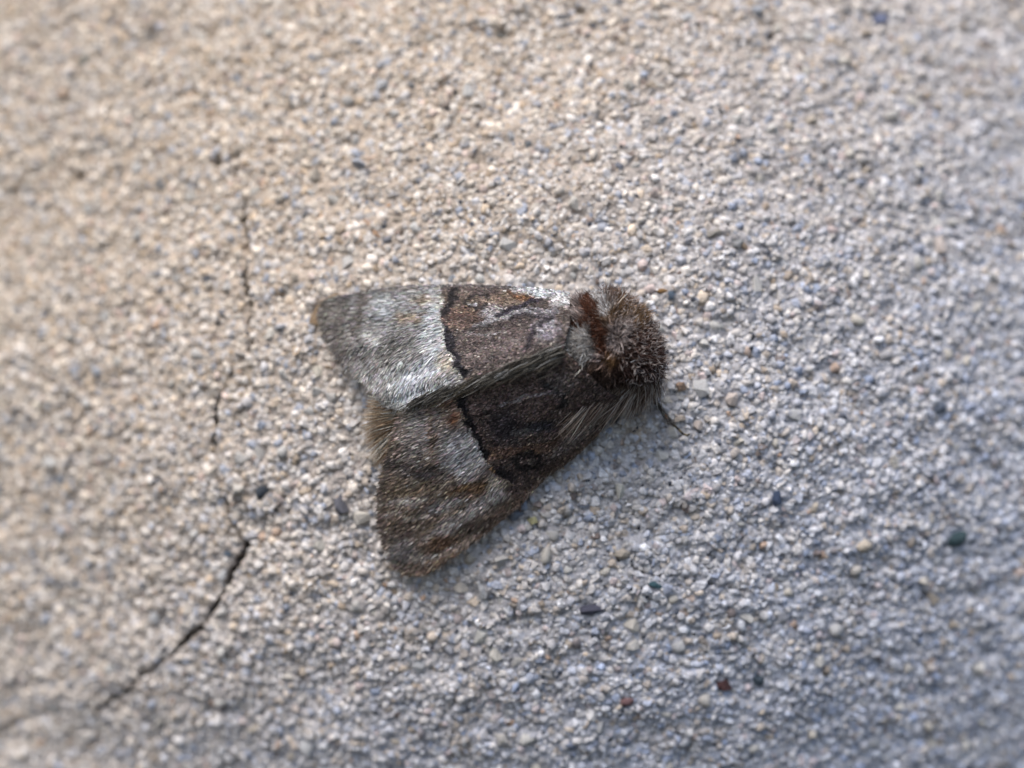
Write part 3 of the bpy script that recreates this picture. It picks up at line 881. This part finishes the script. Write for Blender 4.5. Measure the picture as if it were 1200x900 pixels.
d1 = norm(d0 + flow * .7 + rng.normal(0, .75, (n, 3)) + .6 * c2)
pale = rng.random(n) < pale_p
tip = np.where(pale[:, None], np.minimum(tip * 2.0 + np.array([.12, .10, .088]), .72), tip)
jit = rng.lognormal(0, .38, (n, 1))
edge_L = np.interp(px, [735, 765], [1.0, .75])
fur_obj("thorax_fur", body, [strands(root, d0, d1, Lp * edge_L * np.where(pale, .85, .72) * rng.lognormal(0, .30, n) * K, rng.uniform(.0016, .0030, n) * np.where(pale, 1.3, 1.0),
                                     base * jit, tip * jit)])
# fine pale bristles haloing the head
n = 420
s = rng.uniform(0.0, 0.36, n); th = rng.uniform(-.2, np.pi + .2, n)
root = body_at(s, th); nn = body_normal(s, th); px, py = to_px(root)
d0 = norm(nn + pxdir(np.interp(px, [690, 775], [-.1, .6]), np.interp(py, [340, 465], [-.3, .3]), np.zeros(n)) * .5 + rng.normal(0, .25, (n, 3)))
fur_obj("head_bristles", body, [strands(root, d0, norm(d0 + rng.normal(0, .25, (n, 3))), rng.uniform(9, 15, n) * K, rng.uniform(.0009, .0016, n),
                                        np.tile([.10, .07, .06], (n, 1)), np.tile([.42, .38, .37], (n, 1)) * rng.lognormal(0, .3, (n, 1)))])
# short stout pale-tipped bristles scattered over crest and head
n = 600
s = rng.uniform(0.02, 0.42, n); th = rng.uniform(.25, np.pi + .1, n)
root = body_at(s, th); nn = body_normal(s, th); px, py = to_px(root)
root = root + nn * (rng.uniform(4, 10, n) * K)[:, None]
k = (vnoise(px / 8, py / 8, 231) > -.15) & (np.abs(px - 700 - (py - 385) * .25) > 12) & (py < 455)
root, nn, px, py = root[k], nn[k], px[k], py[k]; n = len(px)
d0 = norm(nn * .6 + rng.normal(0, .6, (n, 3)))
tipc = np.array([.44, .39, .36]) * rng.lognormal(0, .3, (n, 1))
fur_obj("head_scales", body, [strands(root, d0, norm(d0 + rng.normal(0, .6, (n, 3))), rng.uniform(5, 10, n) * K, rng.uniform(.0022, .0040, n),
                                      np.tile([.10, .06, .045], (n, 1)), np.minimum(tipc, .7))])
# long flank hair hanging over the root of the lower wing
n = 1700
q = rng.random(n); 
x = np.interp(q, [0, 1], [690, 770]) + rng.normal(0, 4, n); y = np.interp(q, [0, .5, 1], [462, 456, 446]) + rng.normal(0, 6, n)
h = np.interp(q, [0, 1], [.30, .20]) + rng.uniform(-.06, .03, n)
ax_ = np.interp(q, [0, .55, .8, 1], [-.75, -.6, -.25, .05]) + rng.normal(0, .14, n)
d0 = pxdir(ax_, np.full(n, .75) + rng.normal(0, .1, n), rng.uniform(-.1, .25, n))
d1 = pxdir(ax_ * 1.1, np.full(n, .75), rng.uniform(-.6, -.2, n))
L = np.interp(q, [0, .4, .75, 1], [46, 40, 27, 18]) * rng.lognormal(0, .2, n) * K
pal = np.array([[.15, .10, .075], [.31, .25, .20], [.42, .36, .31], [.07, .045, .035], [.46, .41, .37]])
c = pal[rng.choice(5, n, p=[.28, .3, .22, .12, .08])] * rng.lognormal(0, .15, (n, 1))
fur_obj("flank_fur", body, [strands(at(x, y, h), d0, d1, L, rng.uniform(.0016, .003, n), c * .75, np.minimum(c * 1.25, .6))])

# ---- foreleg reaching out under the head: jointed, banded tarsus
leg_pts = [(752, 440, .17, 4.5), (760, 455, .13, 4.8), (768, 470, .09, 4.2), (775, 480, .065, 3.2), (778, 484, .06, 2.0), (781, 489, .06, 2.6), (784, 494, .055, 1.6),
           (788, 496, .05, 1.7), (793, 501, .05, 1.3), (797, 505, .048, 1.7), (801, 509, .045, 1.3), (806, 510, .04, 1.5), (809, 508, .04, .5)]
lp = np.array(leg_pts)
nn_ = 48
tq = np.linspace(0, len(lp) - 1, nn_)
lq = np.stack([np.interp(tq, np.arange(len(lp)), lp[:, i]) for i in range(4)], -1)
ctr = at(lq[:, 0], lq[:, 1], lq[:, 2]); tg = norm(np.gradient(ctr, axis=0))
sidev = norm(np.cross(tg, np.array([0, -1.0, 0]))); upv = np.cross(sidev, tg)
an = np.linspace(0, 2 * np.pi, 8, endpoint=False)
lq[:, 3] *= np.interp(tq, [0, 3, 4, 12], [.7, .65, .9, .9])
ring = ctr[:, None] + (sidev[:, None] * np.cos(an)[None, :, None] + upv[:, None] * np.sin(an)[None, :, None]) * (lq[:, 3] * K)[:, None, None]
li = np.arange(nn_ * 8).reshape(nn_, 8)
lf = np.stack([li[:-1], np.roll(li, -1, 1)[:-1], np.roll(li, -1, 1)[1:], li[1:]], -1).reshape(-1, 4)
band = np.array([.09, .075, .06])[None] * np.ones((nn_, 1))
for i in range(nn_):
    k = tq[i]
    if 4.2 < k < 6.2: band[i] = (.30, .12, .03)
    elif k >= 6.2: band[i] = (.03, .026, .02) if int(k * 1.3) % 2 == 0 else (.20, .16, .09)
leg = link("leg", mesh_np("leg", ring.reshape(-1, 3), lf, np.repeat(band, 8, 0)), m_body, moth)
n = 420
k = rng.uniform(0, 27, n).astype(int)
rt = ctr[np.minimum(k, nn_ - 1)]; r0 = norm(rng.normal(size=(n, 3)))
d0 = norm(tg[k] * .9 + r0 * .45)
c = np.array([[.10, .085, .07], [.30, .28, .25], [.05, .04, .035]])[rng.choice(3, n)]
fur_obj("leg_fur", leg, [strands(rt + r0 * (lq[k, 3] * K * .7)[:, None], d0, norm(d0 + tg[k] * .5), rng.uniform(5, 10, n) * K, rng.uniform(.0012, .0022, n), c * .8, np.minimum(c * 1.3, .6))])

# ---- the tan edge of the hindwing that peeps out beyond the upper wing tip
def small_sheet(name, pts, thick, colr, parent, mat):
    p = np.array(pts, float); c3 = at(p[:, 0], p[:, 1], p[:, 2])
    bm = bmesh.new()
    top = [bm.verts.new(q) for q in c3]
    bot = [bm.verts.new(q + np.array([0, thick, 0])) for q in c3]
    bm.faces.new(top); bm.faces.new(bot[::-1])
    for i in range(len(top)):
        j = (i + 1) % len(top); bm.faces.new([top[i], bot[i], bot[j], top[j]])
    bmesh.ops.recalc_face_normals(bm, faces=bm.faces)
    bmesh.ops.triangulate(bm, faces=bm.faces)
    co = np.array([v.co[:] for v in bm.verts]); bm.verts.index_update()
    f = np.array([[v.index for v in ff.verts] for ff in bm.faces]); bm.free()
    return link(name, mesh_np(name, co, f, np.tile(np.array(colr), (len(co), 1)), smooth=False), mat, parent)
small_sheet("hindwing", [(392, 344, .06), (380, 350, .06), (370, 360, .055), (363, 373, .05), (362, 379, .045), (370, 380, .045), (378, 376, .05), (390, 372, .06), (440, 372, .09), (440, 346, .08)],
            0.012, (.27, .19, .12), moth, m_wing)
print("objects", len(bpy.data.objects), "tris", sum(len(o.data.loop_triangles) or sum(max(1, p.loop_total - 2) for p in o.data.polygons) if len(o.data.polygons) < 2000 else 2 * len(o.data.polygons) for o in bpy.data.objects if o.type == 'MESH'))
